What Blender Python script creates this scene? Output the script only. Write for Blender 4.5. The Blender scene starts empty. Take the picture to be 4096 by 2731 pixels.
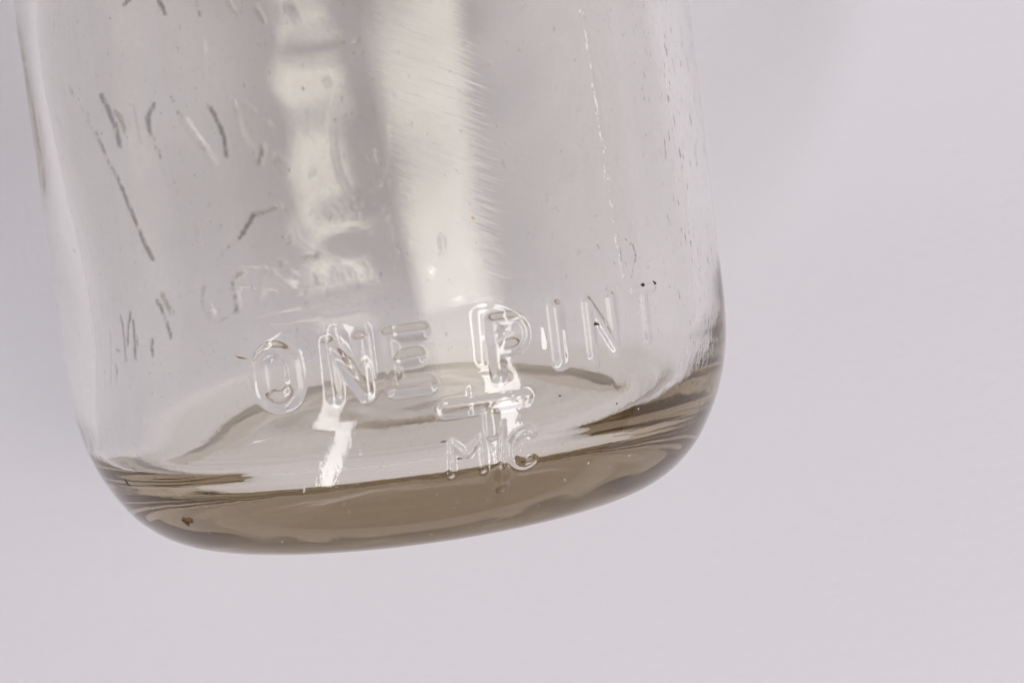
import bpy, math, random
import numpy as np
from mathutils import Matrix, Vector

S = bpy.context.scene
COL = S.collection
MM = 0.001
R = 40.0                                  # outer radius of the bottle body, mm
random.seed(7); rng = np.random.default_rng(11)

# ------------------------------------------------------------------ camera
# The bottle lies on its side on white paper: its axis is world +Y (base at y=0),
# the paper is z=0.  The camera looks down, leaning a little towards the base.
DIST, TILT, ROLL = 350.0, math.radians(6.5), math.atan(0.1265)
ax = np.array([-math.sin(ROLL)*math.cos(TILT), math.cos(ROLL)*math.cos(TILT), math.sin(TILT)])
zc = np.array([0, 0, 1.0]); fz = zc - zc.dot(ax)*ax; fz /= np.linalg.norm(fz); fx = np.cross(ax, fz)
W = np.stack([fx, ax, fz])                # rows: world axes in camera coordinates
loc = W @ np.array([11.41, 19.88, DIST])
cam = bpy.data.cameras.new("camera"); camo = bpy.data.objects.new("camera", cam); COL.objects.link(camo)
m = Matrix.Identity(4)
for i in range(3):
    for j in range(3): m[i][j] = W[i, j]
    m[i][3] = (loc[i] + (R if i == 2 else 0))*MM
camo.matrix_world = m
cam.sensor_width = 36.0; cam.lens = 36*32.6*DIST/4096
cam.clip_start = 0.01; cam.clip_end = 50
cam.dof.use_dof = True; cam.dof.focus_distance = 0.328; cam.dof.aperture_fstop = 32
S.camera = camo

# ------------------------------------------------------------------ world (dim brownish room)
w = bpy.data.worlds.new("World"); S.world = w; w.use_nodes = True
bg = w.node_tree.nodes["Background"]; bg.inputs[0].default_value = (0.36, 0.335, 0.315, 1); bg.inputs[1].default_value = 1.0

# ------------------------------------------------------------------ lamps
AIM = Vector((0.006, 0.035, 0.06))
def lamp(name, az, el, dist, sx, sy, power, col, roll=0):
    a, e = math.radians(az), math.radians(el)
    d = Vector((math.sin(a)*math.cos(e), -math.sin(e), math.cos(a)*math.cos(e)))
    L = bpy.data.lights.new(name, 'AREA'); L.shape = 'RECTANGLE'; L.size = sx; L.size_y = sy
    L.energy = power; L.color = col
    o = bpy.data.objects.new(name, L); COL.objects.link(o)
    o.location = AIM + d*dist
    zax = d; yax = (Vector((0, 1, 0)) - zax*zax.y).normalized(); xax = yax.cross(zax)
    o.rotation_euler = (Matrix((xax, yax, zax)).transposed() @ Matrix.Rotation(math.radians(roll), 3, 'Z')).to_euler()
    return o
def watt(L, sx, sy): return L*math.pi*sx*sy            # radiance -> watts
WARM, WHITE, COOL = (1.0, 0.95, 0.83), (1.0, 0.985, 1.0), (0.93, 0.935, 1.0)
for k in range(5):          # the warm strip falls off softly to its edges: nested panels, one just behind the other
    q = .78+.11*k
    lamp("lamp_strip_right", 24.5, 7.0, 0.80+.002*k, 0.36*q, 0.21+.045*k, watt(1.05, .36*q, .21+.045*k), WARM, 10)
for nm, az, el, dist, sx, sy, L_, c_, roll_ in [
    ("lamp_flash_right", 40, 39, 0.80, 0.10, 0.52, 13, WHITE, 12),
    ("lamp_flash_left", -27.5, 38, 0.80, 0.075, 0.50, 12, WHITE, -28),
    ("softbox_left", -70, 32, 1.2, 1.3, 1.5, 0.24, COOL, 0),
    ("softbox_right", 74, -10, 1.3, 1.3, 1.5, 0.07, COOL, 0),
    ("softbox_overhead", -20, -6, 1.6, 2.0, 2.0, 0.12, COOL, 0)]:
    lamp(nm, az, el, dist, sx, sy, watt(L_, sx, sy), c_, roll_)

S.view_settings.view_transform = 'Standard'; S.view_settings.look = 'None'
S.view_settings.exposure = -0.25; S.view_settings.gamma = 1.0
cy = S.cycles
cy.max_bounces = 96; cy.transmission_bounces = 96; cy.glossy_bounces = 96; cy.diffuse_bounces = 4; cy.transparent_max_bounces = 64; cy.volume_bounces = 0
cy.caustics_refractive = True; cy.caustics_reflective = True; cy.blur_glossy = 0.3
cy.sample_clamp_indirect = 0.0; cy.sample_clamp_direct = 0
cy.use_adaptive_sampling = True; cy.adaptive_threshold = 0.012
cy.use_denoising = True
try: cy.denoiser = 'OPENIMAGEDENOISE'
except Exception: pass

# ------------------------------------------------------------------ materials
def nt(name):
    mt = bpy.data.materials.new(name); mt.use_nodes = True
    t = mt.node_tree; t.nodes.clear(); return mt, t
def N(t, typ, **kw):
    n = t.nodes.new(typ)
    for k, v in kw.items():
        if k.startswith('i_'): n.inputs[k[2:].replace('_', ' ')].default_value = v
        else: setattr(n, k, v)
    return n
def mathn(t, op, a, b=None, clamp=False):
    n = t.nodes.new('ShaderNodeMath'); n.operation = op; n.use_clamp = clamp
    for k, v in enumerate((a, b)):
        if v is None: continue
        if isinstance(v, (int, float)): n.inputs[k].default_value = v
        else: t.links.new(v, n.inputs[k])
    return n.outputs[0]
def ramp(t, v, lo, hi):
    n = t.nodes.new('ShaderNodeMapRange'); n.interpolation_type = 'SMOOTHSTEP'
    t.links.new(v, n.inputs[0]); n.inputs[1].default_value = lo; n.inputs[2].default_value = hi
    return n.outputs[0]

def glass_material():
    mt, t = nt("old_clear_glass"); L = t.links
    out = N(t, 'ShaderNodeOutputMaterial')
    tc = N(t, 'ShaderNodeTexCoord')
    def noise(scale, sc=(1, 1, 1), detail=4, rough=.6, rot=(0, 0, 0)):
        mp = N(t, 'ShaderNodeMapping'); L.new(tc.outputs['Object'], mp.inputs[0])
        mp.inputs['Scale'].default_value = sc; mp.inputs['Rotation'].default_value = rot
        n = N(t, 'ShaderNodeTexNoise'); n.inputs['Scale'].default_value = scale
        n.inputs['Detail'].default_value = detail; n.inputs['Roughness'].default_value = rough
        L.new(mp.outputs[0], n.inputs['Vector']); return n.outputs[0]
    g = N(t, 'ShaderNodeBsdfGlass'); g.inputs['Color'].default_value = (.992, .988, .978, 1)
    g.inputs['IOR'].default_value = 1.5; g.inputs['Roughness'].default_value = 0.0
    # faint surface unevenness of pressed glass
    at_r = N(t, 'ShaderNodeAttribute', attribute_name='ripple')
    b1 = N(t, 'ShaderNodeBump'); b1.inputs['Distance'].default_value = 0.0002
    L.new(at_r.outputs['Fac'], b1.inputs['Strength']); L.new(noise(700, (1, .6, 1), 4), b1.inputs['Height'])
    at_f = N(t, 'ShaderNodeAttribute', attribute_name='streak')
    b2 = N(t, 'ShaderNodeBump'); b2.inputs['Distance'].default_value = 0.00015
    L.new(at_f.outputs['Fac'], b2.inputs['Strength'])
    m0 = N(t, 'ShaderNodeMapping'); L.new(tc.outputs['Object'], m0.inputs[0]); m0.inputs['Rotation'].default_value = (0, 0, math.radians(27))
    m1 = N(t, 'ShaderNodeMapping'); L.new(m0.outputs[0], m1.inputs[0]); m1.inputs['Scale'].default_value = (.12, 1.3, .2)
    n2 = N(t, 'ShaderNodeTexNoise'); n2.inputs['Scale'].default_value = 1200; n2.inputs['Detail'].default_value = 3
    L.new(m1.outputs[0], n2.inputs['Vector']); L.new(n2.outputs[0], b2.inputs['Height'])
    L.new(b1.outputs[0], b2.inputs['Normal'])
    L.new(b2.outputs[0], g.inputs['Normal'])
    # worn marks; the white ones also have glints put into the colour
    fine = noise(1700, (1, .4, 1), 5, .75)
    fine = mathn(t, 'ADD', mathn(t, 'MULTIPLY', fine, 2.4), -.7)
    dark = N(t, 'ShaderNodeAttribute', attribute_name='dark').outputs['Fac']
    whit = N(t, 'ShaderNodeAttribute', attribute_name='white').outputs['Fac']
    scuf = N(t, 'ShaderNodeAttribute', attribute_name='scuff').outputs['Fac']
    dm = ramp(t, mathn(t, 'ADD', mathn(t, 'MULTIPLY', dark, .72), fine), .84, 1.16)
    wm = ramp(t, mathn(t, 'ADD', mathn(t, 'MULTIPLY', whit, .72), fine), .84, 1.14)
    sn = noise(1900, (1, .3, 1), 2, .5)
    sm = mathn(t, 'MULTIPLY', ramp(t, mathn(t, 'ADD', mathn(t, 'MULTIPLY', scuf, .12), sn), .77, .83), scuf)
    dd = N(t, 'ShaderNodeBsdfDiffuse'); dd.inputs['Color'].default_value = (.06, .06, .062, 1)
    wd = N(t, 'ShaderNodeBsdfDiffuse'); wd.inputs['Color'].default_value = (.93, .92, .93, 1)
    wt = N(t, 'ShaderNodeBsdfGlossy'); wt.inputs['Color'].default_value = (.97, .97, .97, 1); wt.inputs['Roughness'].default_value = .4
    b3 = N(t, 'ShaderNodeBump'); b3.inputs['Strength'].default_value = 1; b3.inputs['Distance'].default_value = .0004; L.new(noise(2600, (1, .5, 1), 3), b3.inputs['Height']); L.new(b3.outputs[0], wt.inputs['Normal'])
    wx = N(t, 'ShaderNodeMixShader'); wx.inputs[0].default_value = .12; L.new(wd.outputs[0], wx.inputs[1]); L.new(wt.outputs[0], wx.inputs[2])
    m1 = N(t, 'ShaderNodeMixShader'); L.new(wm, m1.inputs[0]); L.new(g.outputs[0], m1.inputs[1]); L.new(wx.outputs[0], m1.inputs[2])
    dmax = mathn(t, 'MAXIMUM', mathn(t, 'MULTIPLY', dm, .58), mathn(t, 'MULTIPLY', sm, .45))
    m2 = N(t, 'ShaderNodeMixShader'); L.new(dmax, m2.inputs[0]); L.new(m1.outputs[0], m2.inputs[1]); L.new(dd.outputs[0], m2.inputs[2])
    L.new(m2.outputs[0], out.inputs['Surface'])
    return mt
GLASS = glass_material()

def paper_material():
    mt, t = nt("white_paper"); L = t.links
    out = N(t, 'ShaderNodeOutputMaterial'); p = N(t, 'ShaderNodeBsdfPrincipled')
    p.inputs['Base Color'].default_value = (.795, .78, .865, 1); p.inputs['Roughness'].default_value = .75
    p.inputs['Specular IOR Level'].default_value = .2
    tc = N(t, 'ShaderNodeTexCoord')
    n = N(t, 'ShaderNodeTexNoise'); n.inputs['Scale'].default_value = 800; n.inputs['Detail'].default_value = 6
    L.new(tc.outputs['Object'], n.inputs['Vector'])
    b = N(t, 'ShaderNodeBump'); b.inputs['Strength'].default_value = .35; b.inputs['Distance'].default_value = .0004
    L.new(n.outputs[0], b.inputs['Height']); L.new(b.outputs[0], p.inputs['Normal'])
    L.new(p.outputs[0], out.inputs['Surface'])
    return mt
PAPER = paper_material()

def dirt_material(name, c1, c2, scale=900):
    mt, t = nt(name); L = t.links
    out = N(t, 'ShaderNodeOutputMaterial'); p = N(t, 'ShaderNodeBsdfPrincipled'); p.inputs['Roughness'].default_value = .8
    tc = N(t, 'ShaderNodeTexCoord'); n = N(t, 'ShaderNodeTexNoise'); n.inputs['Scale'].default_value = scale
    L.new(tc.outputs['Object'], n.inputs['Vector'])
    r = N(t, 'ShaderNodeValToRGB'); r.color_ramp.elements[0].color = (*c1, 1); r.color_ramp.elements[1].color = (*c2, 1)
    r.color_ramp.elements[0].position = .42; r.color_ramp.elements[1].position = .62
    L.new(n.outputs[0], r.inputs[0]); L.new(r.outputs[0], p.inputs['Base Color']); L.new(p.outputs[0], out.inputs['Surface'])
    return mt
RUST = dirt_material("rust", (.025, .015, .01), (.33, .14, .02))
SOOT = dirt_material("dark_dirt", (.012, .010, .009), (.06, .03, .015))
BROWN = dirt_material("brown_dirt", (.10, .05, .03), (.22, .12, .07))
STRAW = dirt_material("straw_fibre", (.55, .36, .12), (.75, .55, .25))

# ------------------------------------------------------------------ paper
def make_paper():
    n = 150; ext = 0.75
    g = np.linspace(-1, 1, n); g = np.sign(g)*np.abs(g)**1.6*ext
    X, Y = np.meshgrid(g, g)
    Z = .0006*np.sin(X*21+Y*9+1.3)+.0005*np.sin(X*-13+Y*26)+.0003*np.sin(X*47-Y*31+.4) - .0014
    y_ = Y+.06; q = np.clip(np.maximum((.108-y_)/.09, (y_-.118)/.07), 0, 1); Z -= .014*q*q*(3-2*q)   # added bulge carries the shoulder; the sheet drops below the body to let light in
    v = np.stack([X, Y+.06, Z], -1).reshape(-1, 3)
    i = np.arange(n*n).reshape(n, n)
    f = np.stack([i[:-1, :-1], i[:-1, 1:], i[1:, 1:], i[1:, :-1]], -1).reshape(-1, 4)
    me = bpy.data.meshes.new("backdrop_paper"); me.from_pydata(v.tolist(), [], f.tolist())
    me.polygons.foreach_set('use_smooth', [True]*len(me.polygons)); me.materials.append(PAPER)
    o = bpy.data.objects.new("backdrop_paper", me); COL.objects.link(o)
    o["kind"] = "structure"; o["label"] = "white paper sheet that the glass bottle lies on"
make_paper()

# ------------------------------------------------------------------ bottle: profile
def catmull(P, step, ref=None):
    P = np.array(P, float); out = []; Q = P if ref is None else np.array(ref, float)
    for k in range(len(P)-1):
        p0 = P[max(k-1, 0)]; p1 = P[k]; p2 = P[k+1]; p3 = P[min(k+2, len(P)-1)]
        n = max(2, int(np.linalg.norm(Q[k+1]-Q[k])/(step(Q[k][1]) if callable(step) else step)))
        for q in range(n):
            s = q/n
            out.append(.5*((2*p1)+(-p0+p2)*s+(2*p0-5*p1+4*p2-p3)*s*s+(-p0+3*p1-3*p2+p3)*s**3))
    out.append(P[-1]); return np.array(out)
OUT_P = [(.01, 1.6), (10, 1.5), (20, 1.1), (24, .5), (26, .1), (27.4, 0), (29.1, .25), (31.1, 1.1), (33.3, 2.7), (35.5, 5.2), (37.9, 9.6), (39.4, 14.4), (40, 19.8), (40, 30), (40, 50), (40, 74)]
UP_P = [(40, 74), (40, 96), (39.4, 104), (36.5, 114), (31, 125), (25.5, 137), (22.2, 149), (21, 160), (21.3, 166), (23.4, 168.5), (24.2, 172), (23.4, 176), (22.2, 177.2), (20.4, 177.4), (19, 176)]
IN_P = [(19, 176), (17.8, 172), (17.4, 164), (18.4, 150), (21.6, 138), (27.4, 126), (33, 114.5), (35.6, 104), (36.9, 95), (37, 74), (37, 48), (37, 32), (36.5, 24), (35.7, 19), (34.5, 15), (32.9, 12), (31, 10.2), (29, 9.6), (18, 9.6), (8, 10.0), (.01, 10.1)]
# the cavity is not quite central: towards the left flank the inside corner is tighter and the wall thinner
IN_L = IN_P[:-9] + [(37.2, 22), (37.1, 17), (36.7, 13), (35.3, 10.9), (32.4, 9.9), (29.4, 9.5), (18, 9.6), (8, 10.0), (.01, 10.1)]
IN_R = IN_P[:-9] + [(36.9, 22), (36.4, 17.5), (35.2, 13.8), (33.4, 11.3), (31.2, 10), (29, 9.5), (18, 9.6), (8, 10.0), (.01, 10.1)]

# ------------------------------------------------------------------ raised writing (mm on the unrolled wall)
def line(*p): return list(p)
def arc(cx, cy, rx, ry, a0, a1, n=14):
    return [(cx+rx*math.cos(math.radians(a0+(a1-a0)*k/n)), cy+ry*math.sin(math.radians(a0+(a1-a0)*k/n))) for k in range(n+1)]
h = 2.9
GL = {
 'O': [arc(0, 1.15, 1.85, 1.75, 0, 180)+arc(0, -1.15, 1.85, 1.75, 180, 360)+[(1.85, 1.15)]],
 'N': [line((-1.75, -h), (-1.75, h), (1.75, -h), (1.75, h))],
 'E': [line((1.9, h), (-1.75, h), (-1.75, -h), (1.9, -h)), line((-1.75, .1), (1.0, .25))],
 'P': [line((-1.5, -h), (-1.5, h), (.3, h))+arc(.3, 1.35, 1.5, 1.55, 90, -90)+[(-1.5, -.2)]],
 'I': [line((0, -h), (0, h))],
 'T': [line((0, -h), (0, h)), line((-1.7, h), (1.9, h))],
}
LETTERS = [('O', -17.3, 22.2, 1.7, 1.0), ('N', -6.0, 22.3, 1.5, 1.0), ('E', 3.5, 22.4, 1.5, 1.0), ('P', 19.6, 22.2, 1.5, 1.0), ('I', 28.2, 22.7, 1.5, 1.0), ('N', 36.6, 22.6, 1.25, .95), ('T', 46.4, 22.7, 1.15, .95)]
MARK = [
 ('bar of the T in the maker mark', [line((-4.5, 0.1), (4.6, 0.0)), line((.4, 0), (.5, -3.2))], 14.7, 16.35, 1.7, .35),
 ('letter M in the maker mark', [line((-1.9, -1.9), (-1.6, 1.7), (0, .1), (1.7, 1.8), (1.9, -1.9))], 11.0, 10.9, .75, .3),
 ('letter C in the maker mark', [arc(.2, 0, 1.75, 2.0, 55, 305)], 20.8, 10.7, .95, .32),
]
# worn lettering of the far side, seen through the glass: points (degrees, mm), width, dark wear, white wear with painted glints
REAR = [
  ([(-132.1,65.7),(-130.7,65.1)],0.88,0.9,0),
  ([(-137.9,65.4),(-138.3,64.5),(-138.6,63.4)],1.01,1,0),
  ([(-144.8,64.9),(-145.7,62.9)],0.74,0.55,0),
  ([(-152.1,64.4),(-152.7,63.3)],0.88,0,0.7),
  ([(-157.8,63.4),(-158.8,61.3)],0.88,0,1),
  ([(-165.4,63.3),(-167.6,59.4)],0.81,0,0.35),
  ([(-174.9,58.3),(-176.0,57.0)],0.81,0,1),
  ([(-178.5,56.5),(-179.6,57.0)],0.67,0,0.6),
  ([(-115.6,55.4),(-118.3,52.8),(-120.6,49.6)],1.15,0.5,0),
  ([(-120.6,49.6),(-122.5,46.3),(-124.5,43.5)],0.94,0.75,0),
  ([(-124.5,43.5),(-127.1,38.4),(-128.8,35.1),(-130.3,33.2)],0.94,1,0),
  ([(-123.5,54.1),(-124.7,52.2),(-125.8,50.2),(-126.4,47.6)],1.15,1,0),
  ([(-126.3,51.8),(-127.6,50.7),(-128.2,49.3)],1.01,0,1),
  ([(-134.2,51.8),(-132.9,50.3),(-133.2,48.7)],0.94,1,0),
  ([(-133.2,48.7),(-134.3,46.3),(-134.7,45.4)],0.74,0.6,0),
  ([(-137.4,52.5),(-138.1,51.9)],0.74,0.5,0),
  ([(-138.3,50.4),(-139.0,49.7)],0.74,0.6,0),
  ([(-139.5,49.2),(-141.9,46.3),(-144.6,43.4)],1.08,0,0.4),
  ([(-144.6,50.2),(-145.9,48.3),(-147.2,45.8),(-147.3,44.1)],0.88,0.95,0),
  ([(-151.8,49.8),(-153.8,47.9)],0.81,0.12,0.35),
  ([(-154.7,44.1),(-153.7,42.7)],0.94,0.7,0),
  ([(-152.8,49.2),(-153.9,48.2)],0.54,0,0.8),
  ([(-157.0,42.6),(-158.9,41.4)],1.15,0,0.6),
  ([(-151.4,36.5),(-150.1,35.3),(-148.5,33.8)],0.94,1,0),
  ([(-148.1,33.7),(-145.3,32.1),(-142.7,30.3)],0.94,0.35,0.3),
  ([(-151.4,36.8),(-153.8,36.7),(-156.5,37.2)],0.81,0,0.8),
  ([(-140.3,37.1),(-140.3,33.5)],0.67,0,0.2),
  ([(-145.2,59.3),(-144.5,54.0)],0.61,0,0.25),
  ([(-118.0,26.3),(-118.5,24.9),(-118.5,22.6),(-118.7,20.5)],0.67,0.7,0),
  ([(-121.9,26.4),(-120.5,24.4),(-119.6,22.1)],0.61,0.75,0),
  ([(-122.6,25.1),(-122.4,22.5),(-122.3,19.9)],0.74,0.85,0),
  ([(-123.4,22.7),(-123.8,21.5)],0.61,0,0.5),
  ([(-128.6,21.2),(-128.1,20.5),(-128.5,19.4)],0.81,1,0),
  ([(-130.5,26.7),(-131.8,24.7)],0.67,0.95,0),
  ([(-131.8,24.7),(-132.8,22.6),(-133.6,20.5)],0.67,0.65,0),
  ([(-131.7,27.3),(-132.7,25.8),(-134.0,24.2)],0.81,0,0.7),
  ([(-136.3,26.8),(-135.5,25.8)],0.67,0.3,0),
  ([(-140.6,26.8),(-140.3,24.4)],0.61,0.45,0),
  ([(-141.2,24.0),(-142.2,21.2),(-143.5,20.5)],0.81,0,0.3),
  ([(-146.0,26.1),(-146.2,24.1),(-146.4,21.0)],0.54,0.55,0),
  ([(-146.4,26.7),(-148.0,27.6)],0.74,0,0.65),
  ([(-155.8,27.6),(-156.5,26.0)],0.74,0,0.6),
  ([(-157.9,22.8),(-159.4,20.1)],0.81,0,0.35),
  ([(-111.6,25.0),(-110.9,22.2),(-110.1,18.9)],0.74,0.22,0),
  ([(-114.4,20.5),(-114.7,18.8)],0.81,0.35,0),
  ([(-114.6,22.3),(-116.2,21.9)],0.34,0.6,0),
  ([(-160.3,28.5),(-163.1,28.6)],0.74,0,0.7),
  ([(-155.6,28.5),(-156.4,26.3)],0.74,0,0.6),
  ([(-157.8,32.4),(-157.7,31.0)],0.47,0,0.3),
  ([(-169.2,25.7),(-169.6,23.6),(-169.5,21.9)],0.74,0,0.25),
  ([(-156.4,46.7),(-157.2,45.8)],0.54,0,0.5),
  ([(-171.1,51.7),(-171.4,51.0)],0.74,0,0.45),
  ([(-179.6,48.1),(178.9,46.1)],0.47,0,0.7),
  ([(179.0,40.0),(178.8,37.1)],0.3,0,0.6),
  ([(-179.5,34.8),(179.8,32.5)],0.3,0,0.6),
  ([(179.7,32.1),(178.9,27.7)],0.24,0,0.6),
  ([(176.3,29.9),(175.3,26.2),(174.0,22.5)],0.37,0,0.5),
  ([(-140.7,26.6),(-140.5,24.1),(-141.6,21.3),(-144.6,20.4),(-146.5,21.4),(-146.7,25.4)],0.74,0,0.3),
  ([(-150.6,21.8),(-152.3,27.3),(-158.9,20.5),(-160.4,26.6)],0.74,0,0.3),
  ([(-163.9,21.5),(-166.9,26.7),(-169.4,21.8)],0.67,0,0.25),
  ([(-130.9,52.1),(-131.6,47.5)],0.61,0.15,0.1),
  ([(-150.1,50.2),(-150.7,45.8),(-153.0,42.9)],0.74,0,0.35),
  ([(176.9,43.9),(177.9,41.6),(179.4,39.5),(-178.7,37.9),(-176.6,37.0),(-174.6,36.8),(-172.8,37.3),(-171.4,38.6),(-170.5,40.4),(-170.3,42.6),(-170.7,45.0),(-171.7,47.3),(-173.3,49.4),(-175.1,51.0),(-177.2,51.9),(-179.2,52.1),(179.0,51.5),(177.6,50.3),(176.7,48.5),(176.4,46.3),(176.9,43.9)],0.54,0,0.16),

]

def seg_dist(U, V, pts):
    d = np.full(U.shape, 1e9)
    for (ax_, ay_), (bx, by) in zip(pts[:-1], pts[1:]):
        dx, dy = bx-ax_, by-ay_; q = max(dx*dx+dy*dy, 1e-9)
        s = np.clip(((U-ax_)*dx+(V-ay_)*dy)/q, 0, 1)
        d = np.minimum(d, np.hypot(U-ax_-s*dx, V-ay_-s*dy))
    return d
def sstep(x): x = np.clip(x, 0, 1); return x*x*(3-2*x)
def wav(TH, Z, terms):
    h_ = np.zeros(TH.shape)
    for amp, kt, kz, ph in terms: h_ += amp*np.sin(kt*TH+kz*Z+ph)
    return h_
def rterms(n, amp, ktmax, kzlo, kzhi):
    return [(amp*rng.uniform(.4, 1), int(rng.integers(-ktmax, ktmax+1)), rng.uniform(kzlo, kzhi), rng.uniform(0, 6.28)) for _ in range(n)]

def grid_faces(nr, nc, flip=False):
    i = np.arange(nr*nc).reshape(nr, nc); j = np.roll(i, -1, 1)
    f = np.stack([i[:-1], j[:-1], j[1:], i[1:]], -1).reshape(-1, 4)
    return f[:, ::-1] if flip else f
def vnormals(v, f):
    n = np.cross(v[f[:, 2]]-v[f[:, 0]], v[f[:, 3]]-v[f[:, 1]])
    vn = np.zeros_like(v)
    for k in range(4):
        for c in range(3): vn[:, c] += np.bincount(f[:, k], n[:, c], len(v))
    return vn/np.maximum(np.linalg.norm(vn, axis=1, keepdims=True), 1e-12)

def build(name, v, f, vn, attrs, parent, mat=GLASS):
    u, inv = np.unique(f, return_inverse=True); f2 = inv.reshape(-1, 4)
    me = bpy.data.meshes.new(name)
    me.vertices.add(len(u)); me.vertices.foreach_set('co', (v[u]*MM).astype(np.float32).ravel())
    me.loops.add(len(f2)*4); me.loops.foreach_set('vertex_index', f2.astype(np.int32).ravel())
    me.polygons.add(len(f2)); me.polygons.foreach_set('loop_start', np.arange(0, len(f2)*4, 4, dtype=np.int32))
    me.polygons.foreach_set('loop_total', np.full(len(f2), 4, np.int32))
    me.polygons.foreach_set('use_smooth', np.ones(len(f2), bool))
    me.update(calc_edges=True)
    for an, av in attrs.items():
        a = me.attributes.new(an, 'FLOAT', 'POINT'); a.data.foreach_set('value', av[u].astype(np.float32))
    me.normals_split_custom_set_from_vertices(vn[u].tolist())
    me.materials.append(mat)
    o = bpy.data.objects.new(name, me); COL.objects.link(o); o.parent = parent
    return o

def to_xyz(r, th, z):   # axis +Y, theta 0 = up (+Z), positive to +X
    return np.stack([r*np.sin(th), z, r*np.cos(th)], -1)

bottle = bpy.data.objects.new("milk_bottle", None); COL.objects.link(bottle)
bottle.location = (0, 0, R*MM); bottle.empty_display_size = .02
bottle["label"] = "clear glass milk bottle with raised lettering ONE PINT lying on white paper"
bottle["category"] = "bottle"

# ---- outer surface
th = np.concatenate([np.arange(-68, 74, .29), np.arange(74, 292, .5)])
TH1 = np.radians(th)
prof = catmull(OUT_P, lambda z: .24 if z < 72 else .5)
low = catmull([(p) for p in OUT_P[:5]], 1.2); k0 = np.argmin(np.hypot(prof[:, 0]-OUT_P[4][0], prof[:, 1]-OUT_P[4][1]))
prof = np.concatenate([low[:-1], prof[k0:]])
up = catmull(UP_P, 1.6)
prof = np.concatenate([prof[:-1], up])
tang = np.gradient(prof, axis=0); tang /= np.linalg.norm(tang, axis=1, keepdims=True)
nrm = np.stack([tang[:, 1], -tang[:, 0]], -1)          # outward (r,z)
nr, nc = len(prof), len(TH1)
TH = np.broadcast_to(TH1, (nr, nc)); Zb = np.broadcast_to(prof[:, 1:2], (nr, nc)); Rb = np.broadcast_to(prof[:, :1], (nr, nc))
THd = np.degrees(TH)
def local_u(deg): return np.radians((THd-deg+180) % 360-180)*R
disp = np.zeros((nr, nc)); dark = np.zeros((nr, nc)); white = np.zeros((nr, nc)); scuff = np.zeros((nr, nc)); streak = np.zeros((nr, nc))
# gentle waviness of moulded glass, stronger on the heel
wall = sstep((Zb-16)/10)*sstep((150-Zb)/40); heel = sstep((Zb-5)/5)*sstep((22-Zb)/8)
disp += wall*wav(TH, Zb, rterms(7, .018, 9, -.12, .12))
disp += heel*wav(TH, Zb, rterms(9, .005, 26, -.9, .9)) + heel*wav(TH, Zb, rterms(6, .0025, 70, -2.2, 2.2))
bko = wall*sstep((-np.cos(TH)-.55)/.3)*sstep((80-Zb)/8); disp += bko*wav(TH, Zb, [(.05*rng.uniform(.5, 1), int(rng.integers(-12, 13)), rng.uniform(.25, .75)*rng.choice([-1, 1]), rng.uniform(0, 6.28)) for _ in range(7)])
owner = np.zeros((nr, nc), int)
lab = []
def emboss(strokes, deg, z0, width, height, label, own=True, edge=.95):
    U = local_u(deg); V = Zb-z0
    box = (np.abs(U) < 9) & (np.abs(V) < 9) & (Zb > 3)
    d = np.full(U.shape, 1e9)
    for s in strokes: d[box] = np.minimum(d[box], seg_dist(U[box], V[box], s))
    hh = height*sstep((width/2+edge/2-d)/edge/1.35)
    np.maximum(disp_l, hh, out=disp_l)
    if own:
        lab.append(label); owner[hh > 1e-4] = len(lab)
disp_l = np.zeros((nr, nc))
for ch, deg, z0, wd, sc in LETTERS:
    emboss([[(x*sc, y) for x, y in s] for s in GL[ch]], deg, z0, wd, .42 if deg < 32 else .36 if deg < 42 else .34, 'raised letter %s' % ch, edge=.75 if deg < 32 else .6)
for label, st, deg, z0, wd, hg in MARK:
    emboss(st, deg, z0, wd, hg, label, edge=.55)
# mould seam on the right of the front, with a rough crest, its sparkle painted white
sd = np.interp(Zb, [0, 9, 20, 27, 40, 58, 100], [42, 42, 42, 42.1, 41.6, 40.4, 39.5])
u = np.radians(THd-sd)*R + .05*np.sin(Zb*3.1)+.05*np.sin(Zb*7.7+1)
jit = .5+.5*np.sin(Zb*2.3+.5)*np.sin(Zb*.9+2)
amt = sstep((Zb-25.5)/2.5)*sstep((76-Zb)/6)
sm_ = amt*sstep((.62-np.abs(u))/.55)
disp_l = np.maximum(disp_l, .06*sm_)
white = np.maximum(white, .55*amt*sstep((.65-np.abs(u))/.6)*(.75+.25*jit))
lab.append('mould seam'); owner[(sm_ > 1e-3) & (owner == 0)] = len(lab); SEAM = len(lab)
# short seam below the P through the maker mark
u2 = np.radians(THd-17.1)*R
s2 = sstep((Zb-5.5)/1.2)*sstep((14.5-Zb)/1)*sstep((.5-np.abs(u2))/.45)
disp_l = np.maximum(disp_l, .28*s2)
bulge = np.exp(-((u2+.2)**2/.9+(Zb-7.2)**2/1.2)); disp_l = np.maximum(disp_l, .45*bulge*(bulge > .03))
ub = local_u(11.1); bl = np.clip(1-(ub/.5)**2-((Zb-34.4)/1.5)**2, 0, 1); disp_l = np.maximum(disp_l, .09*bl**1.5)     # a small blister added to catch a lamp glint
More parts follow.
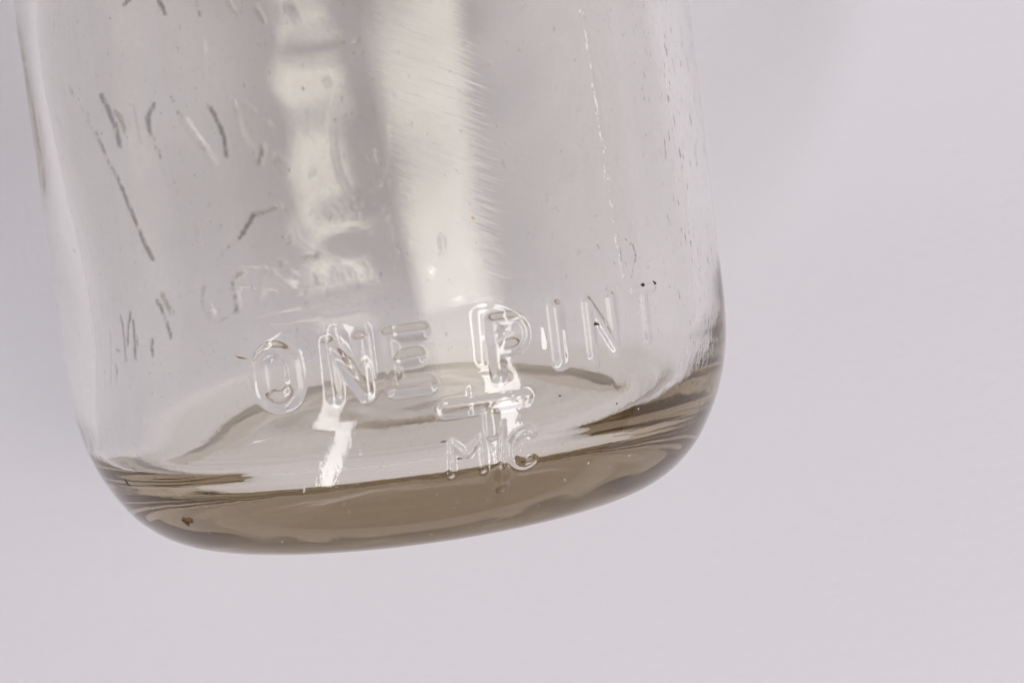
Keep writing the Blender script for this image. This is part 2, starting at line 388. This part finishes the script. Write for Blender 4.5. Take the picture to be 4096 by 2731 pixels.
# far-side worn lettering
rear = np.zeros((nr, nc))
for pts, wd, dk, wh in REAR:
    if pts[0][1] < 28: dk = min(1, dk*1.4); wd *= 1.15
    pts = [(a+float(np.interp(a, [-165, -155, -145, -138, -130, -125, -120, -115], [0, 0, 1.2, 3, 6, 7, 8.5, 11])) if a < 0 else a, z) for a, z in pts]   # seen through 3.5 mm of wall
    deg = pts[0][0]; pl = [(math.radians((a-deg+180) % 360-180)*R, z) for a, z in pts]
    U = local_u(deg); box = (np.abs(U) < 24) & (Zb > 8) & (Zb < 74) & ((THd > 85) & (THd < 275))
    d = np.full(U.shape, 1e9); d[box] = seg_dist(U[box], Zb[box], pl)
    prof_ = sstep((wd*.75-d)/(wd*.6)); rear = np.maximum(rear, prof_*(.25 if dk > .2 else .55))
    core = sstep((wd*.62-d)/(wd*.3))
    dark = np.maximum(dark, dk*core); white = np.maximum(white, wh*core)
disp_l = np.maximum(disp_l, .3*rear)
REARI = []
for lo_, hi_, lb_ in [(56, 99, 'top row of worn raised letters on the far side'), (31, 56, 'large worn raised script strokes on the far side'), (0, 31, 'lowest row of worn raised letters on the far side')]:
    lab.append(lb_); REARI.append(len(lab)); owner[(rear > 1e-3) & (owner == 0) & (Zb >= lo_) & (Zb < hi_)] = len(lab)
disp = disp + disp_l
# wear on the front: dark strokes near the T, scuffs on the right and lower left flank
def mark(pts, wd, dk, wh):
    global dark, white
    deg = pts[0][0]; U = local_u(deg); pl = [(math.radians(a-deg)*R, z) for a, z in pts]
    box = (np.abs(U) < 14) & (np.cos(TH) > 0)
    d = np.full(U.shape, 1e9); d[box] = seg_dist(U[box], Zb[box], pl)
    core = sstep((wd*.6-d)/(wd*.45)); dark = np.maximum(dark, dk*core); white = np.maximum(white, wh*core)
mark([(43.9, 31.6), (45.6, 30.6), (46.0, 29.4), (44.2, 27.0)], .38, .75, 0)
mark([(42.2, 31.6), (42.6, 29.3)], .3, .8, 0)
mark([(38.0, 31.4), (38.1, 31.0)], .6, .55, 0)
mark([(33.0, 29.2), (33.0, 28.6)], .8, .4, 0)
mark([(38.6, 26.6), (38.7, 26.4)], .6, .4, 0)
rm = np.random.default_rng(5)
for _ in range(34):          # small nicks on the thick heel and above it
    a0, z0, l0 = rm.uniform(-42, 50), rm.uniform(2.2, 7.5) if rm.random() < .7 else rm.uniform(8, 20), rm.uniform(.1, .8)
    mark([(a0, z0), (a0+rm.uniform(-.6, .6), z0+l0)], rm.uniform(.2, .38), 0, rm.uniform(.3, .75))
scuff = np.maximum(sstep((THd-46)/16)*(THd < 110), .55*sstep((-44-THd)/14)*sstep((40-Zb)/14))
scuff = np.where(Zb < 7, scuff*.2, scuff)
ripple = .13*heel
cu = local_u(20); streak = .5*np.exp(-(cu/9)**2)*sstep((Zb-27)/8)*sstep((66-Zb)/14)

Rr = Rb + disp*nrm[:, :1]; Zz = Zb + disp*nrm[:, 1:2]
v = to_xyz(Rr, TH, Zz).reshape(-1, 3)
f = grid_faces(nr, nc)
vn = vnormals(v, f)
c = v[f[:2000]].mean(1)
if np.sum(np.cross(v[f[:, 2]]-v[f[:, 0]], v[f[:, 3]]-v[f[:, 1]])*(v[f].mean(1)*np.array([1, 0, 1])), axis=1).sum() < 0:
    f = f[:, ::-1]; vn = vnormals(v, f)
attrs = dict(dark=dark.ravel(), white=white.ravel(), scuff=scuff.ravel(), streak=streak.ravel(), ripple=ripple.ravel())
fo = owner.ravel()[f].max(1); fz_ = Zb.ravel()[f].max(1)
is_base = (fo == 0) & (fz_ < 7.0)

# ---- inner surface
ip = catmull(IN_P, lambda z: .5 if z < 80 else 1.8)
ir = catmull(IN_R, lambda z: .5 if z < 80 else 1.8, IN_P); il = catmull(IN_L, lambda z: .5 if z < 80 else 1.8, IN_P)
ni = 480; thi = np.radians(np.arange(ni)*360/ni)
TI = np.broadcast_to(thi, (len(ip), ni)); wl = sstep((-np.sin(TI)-.3)/.6); wr = sstep((np.sin(TI)-.3)/.6); ZI = ip[:, 1:2]*(1-wl-wr)+il[:, 1:2]*wl+ir[:, 1:2]*wr; RI = ip[:, :1]*(1-wl-wr)+il[:, :1]*wl+ir[:, :1]*wr
ti = np.gradient(ip, axis=0); ti /= np.linalg.norm(ti, axis=1, keepdims=True); nin = np.stack([-ti[:, 1], ti[:, 0]], -1)
wz = sstep((ZI-14)/14)*sstep((170-ZI)/30); wf = sstep((RI-3)/6)*sstep((22-ZI)/10)
XI, YI = RI*np.cos(TI), RI*np.sin(TI)
di = wz*(wav(TI, ZI, rterms(10, .055, 7, -.16, .16)) + wav(TI, ZI, rterms(6, .034, 6, -.45, .45)))
bk = sstep((-np.cos(TI)-.55)/.3); di += wz*bk*wav(TI, ZI, [(.065*rng.uniform(.5, 1), int(rng.integers(-12, 13)), rng.uniform(.25, .75)*rng.choice([-1, 1]), rng.uniform(0, 6.28)) for _ in range(7)])
di += .05*sstep((RI-22)/4)*sstep((33.5-RI)/2)*sstep((14-ZI)/4)*np.sin(RI*2.6)
di += wf*(wav(TI, RI, rterms(8, .014, 2, -1.3, 1.3)) + wav(XI/8, YI, rterms(6, .018, 1, -.5, .5)) + wav(TI, RI*0+ZI, rterms(5, .016, 5, -.6, .6)))
vi = to_xyz(RI+di*nin[:, :1], TI, ZI+di*nin[:, 1:2]).reshape(-1, 3)
fi = grid_faces(len(ip), ni)
if np.sum(np.cross(vi[fi[:, 2]]-vi[fi[:, 0]], vi[fi[:, 3]]-vi[fi[:, 1]])*(vi[fi].mean(1)*np.array([1, 0, 1])), axis=1).sum() > 0:
    fi = fi[:, ::-1]
vni = vnormals(vi, fi)

# ---- objects: pieces of one closed skin, so that light passes as through one solid
off = len(v)
va = np.concatenate([v, vi]); vna = np.concatenate([vn, vni]); za = np.zeros(len(vi))
atta = {k: np.concatenate([a, za]) for k, a in attrs.items()}
body_f = np.concatenate([f[(fo == 0) & ~is_base], fi+off])
build("body", va, body_f, vna, atta, bottle)
b = build("base", va, f[is_base], vna, atta, bottle); b["label"] = "thick brownish glass heel and foot of the bottle"
for k, lb in enumerate(lab, 1):
    sel = f[fo == k]
    if not len(sel): continue
    nm = "mould_seam" if k == SEAM else "worn_lettering" if k in REARI else "raised_letter"
    o = build(nm, va, sel, vna, atta, bottle); o["label"] = lb

# ---- the brownish tint of the thick glass: absorption inside the mass of glass, just under its skin
INS = .3
oc = catmull(OUT_P, 1.0); oc = oc[:np.argmax(oc[:, 1] > 10.5)]; ic = catmull(IN_P[10:], 1.0); ic = ic[np.argmax(ic[:, 1] < 11):]
pc = np.concatenate([oc, ic])
tg = np.gradient(pc, axis=0); tg /= np.maximum(np.linalg.norm(tg, axis=1, keepdims=True), 1e-9)
pc = pc - INS*np.stack([tg[:, 1], -tg[:, 0]], -1); pc[:, 0] = np.maximum(pc[:, 0], .005)
nq = 120; tq = np.radians(np.arange(nq)*360/nq)
TQ = np.broadcast_to(tq, (len(pc), nq))
vq = to_xyz(np.broadcast_to(pc[:, :1], TQ.shape), TQ, np.broadcast_to(pc[:, 1:2], TQ.shape)).reshape(-1, 3)
fq = grid_faces(len(pc), nq)[:, ::-1]
me = bpy.data.meshes.new("glass_mass"); me.from_pydata((vq*MM).tolist(), [], fq.tolist()+[list(range(nq)), list(range((len(pc)-1)*nq, len(pc)*nq))])
import bmesh
bm = bmesh.new(); bm.from_mesh(me); bmesh.ops.recalc_face_normals(bm, faces=bm.faces); bm.to_mesh(me); bm.free()
tm, tt_ = nt("glass_tint"); vo = N(tt_, 'ShaderNodeVolumeAbsorption'); to_ = N(tt_, 'ShaderNodeOutputMaterial')
vo.inputs['Color'].default_value = (.57, .45, .23, 1); vo.inputs['Density'].default_value = 30.0
tt_.links.new(vo.outputs[0], to_.inputs['Volume']); me.materials.append(tm)
go = bpy.data.objects.new("glass_mass", me); COL.objects.link(go); go.parent = bottle; go["label"] = "brownish tint of the thick glass in the base"

# ------------------------------------------------------------------ specks of dirt stuck to the glass
def speck(name, deg, z, lu, lv, mat, label=None, hgt=.12, seed=0, ang=0):
    r_ = np.random.default_rng(seed); n = 18; rings = 4
    r0 = float(np.interp(z, [p[1] for p in OUT_P[5:]], [p[0] for p in OUT_P[5:]])); slope = float(np.interp(z, [0, 3, 6, 12, 19], [1.2, .75, .45, .25, 0]))
    a = np.linspace(0, 2*np.pi, n, endpoint=False); ph = r_.uniform(0, 6.28, 5)
    rad = 1+.28*np.sin(2*a+ph[0])+.22*np.sin(3*a+ph[1])+.16*np.sin(5*a+ph[2])
    vs, fs = [(0, 0, hgt)], []
    for k in range(1, rings+1):
        q = k/rings
        for j in range(n): vs.append((lu/2*q*rad[j]*math.cos(a[j]), lv/2*q*rad[j]*math.sin(a[j]), hgt*(1-q*q)*(1+.3*math.sin(j*2.1+k))-.05*(k == rings)))
    for j in range(n): fs.append((0, 1+j, 1+(j+1) % n))
    for k in range(rings-1):
        for j in range(n): fs.append((1+k*n+j, 1+(k+1)*n+j, 1+(k+1)*n+(j+1) % n, 1+k*n+(j+1) % n))
    ca, sa = math.cos(ang), math.sin(ang); t0 = math.radians(deg); P = []
    for x, y, hh in vs:
        x, y = x*ca-y*sa, x*sa+y*ca
        zz = z+y; rr = float(np.interp(zz, [p[1] for p in OUT_P[5:]], [p[0] for p in OUT_P[5:]]))+hh+.03
        tt = t0+x/r0; P.append((rr*math.sin(tt)*MM, zz*MM, rr*math.cos(tt)*MM))
    me = bpy.data.meshes.new(name); me.from_pydata(P, [], fs); me.materials.append(mat)
    me.polygons.foreach_set('use_smooth', [True]*len(me.polygons))
    o = bpy.data.objects.new(name, me); COL.objects.link(o); o.parent = bottle
    if label: o["label"] = label
speck("rust_spot", -45.3, 5.6, 1.9, 1.3, RUST, "rusty brown spot on the heel", .1, 3)
speck("dirt_speck", -57.8, 10.2, .5, .95, SOOT, "black speck at the left of the heel", .1, 5, .35)
for k, (dg, z_, a_, b_, mt_) in enumerate([(9.8, 10.7, .6, .22, SOOT), (7.5, 12.9, .8, .14, BROWN), (27.5, 15.8, .32, .25, BROWN), (38.8, 13.5, .3, .2, SOOT), (35.5, 22.9, .7, .45, BROWN), (46.6, 26.0, .5, .5, BROWN), (49.6, 25.9, .3, .5, BROWN), (16.4, 36.6, .45, .22, STRAW), (-23, 24.55, 1.5, .14, STRAW)]):
    speck("dirt_speck", dg, z_, a_, b_, mt_, None, .06 if z_ < 20 or z_ > 30 else .3, 20+k, -.3 if mt_ is STRAW else 0)
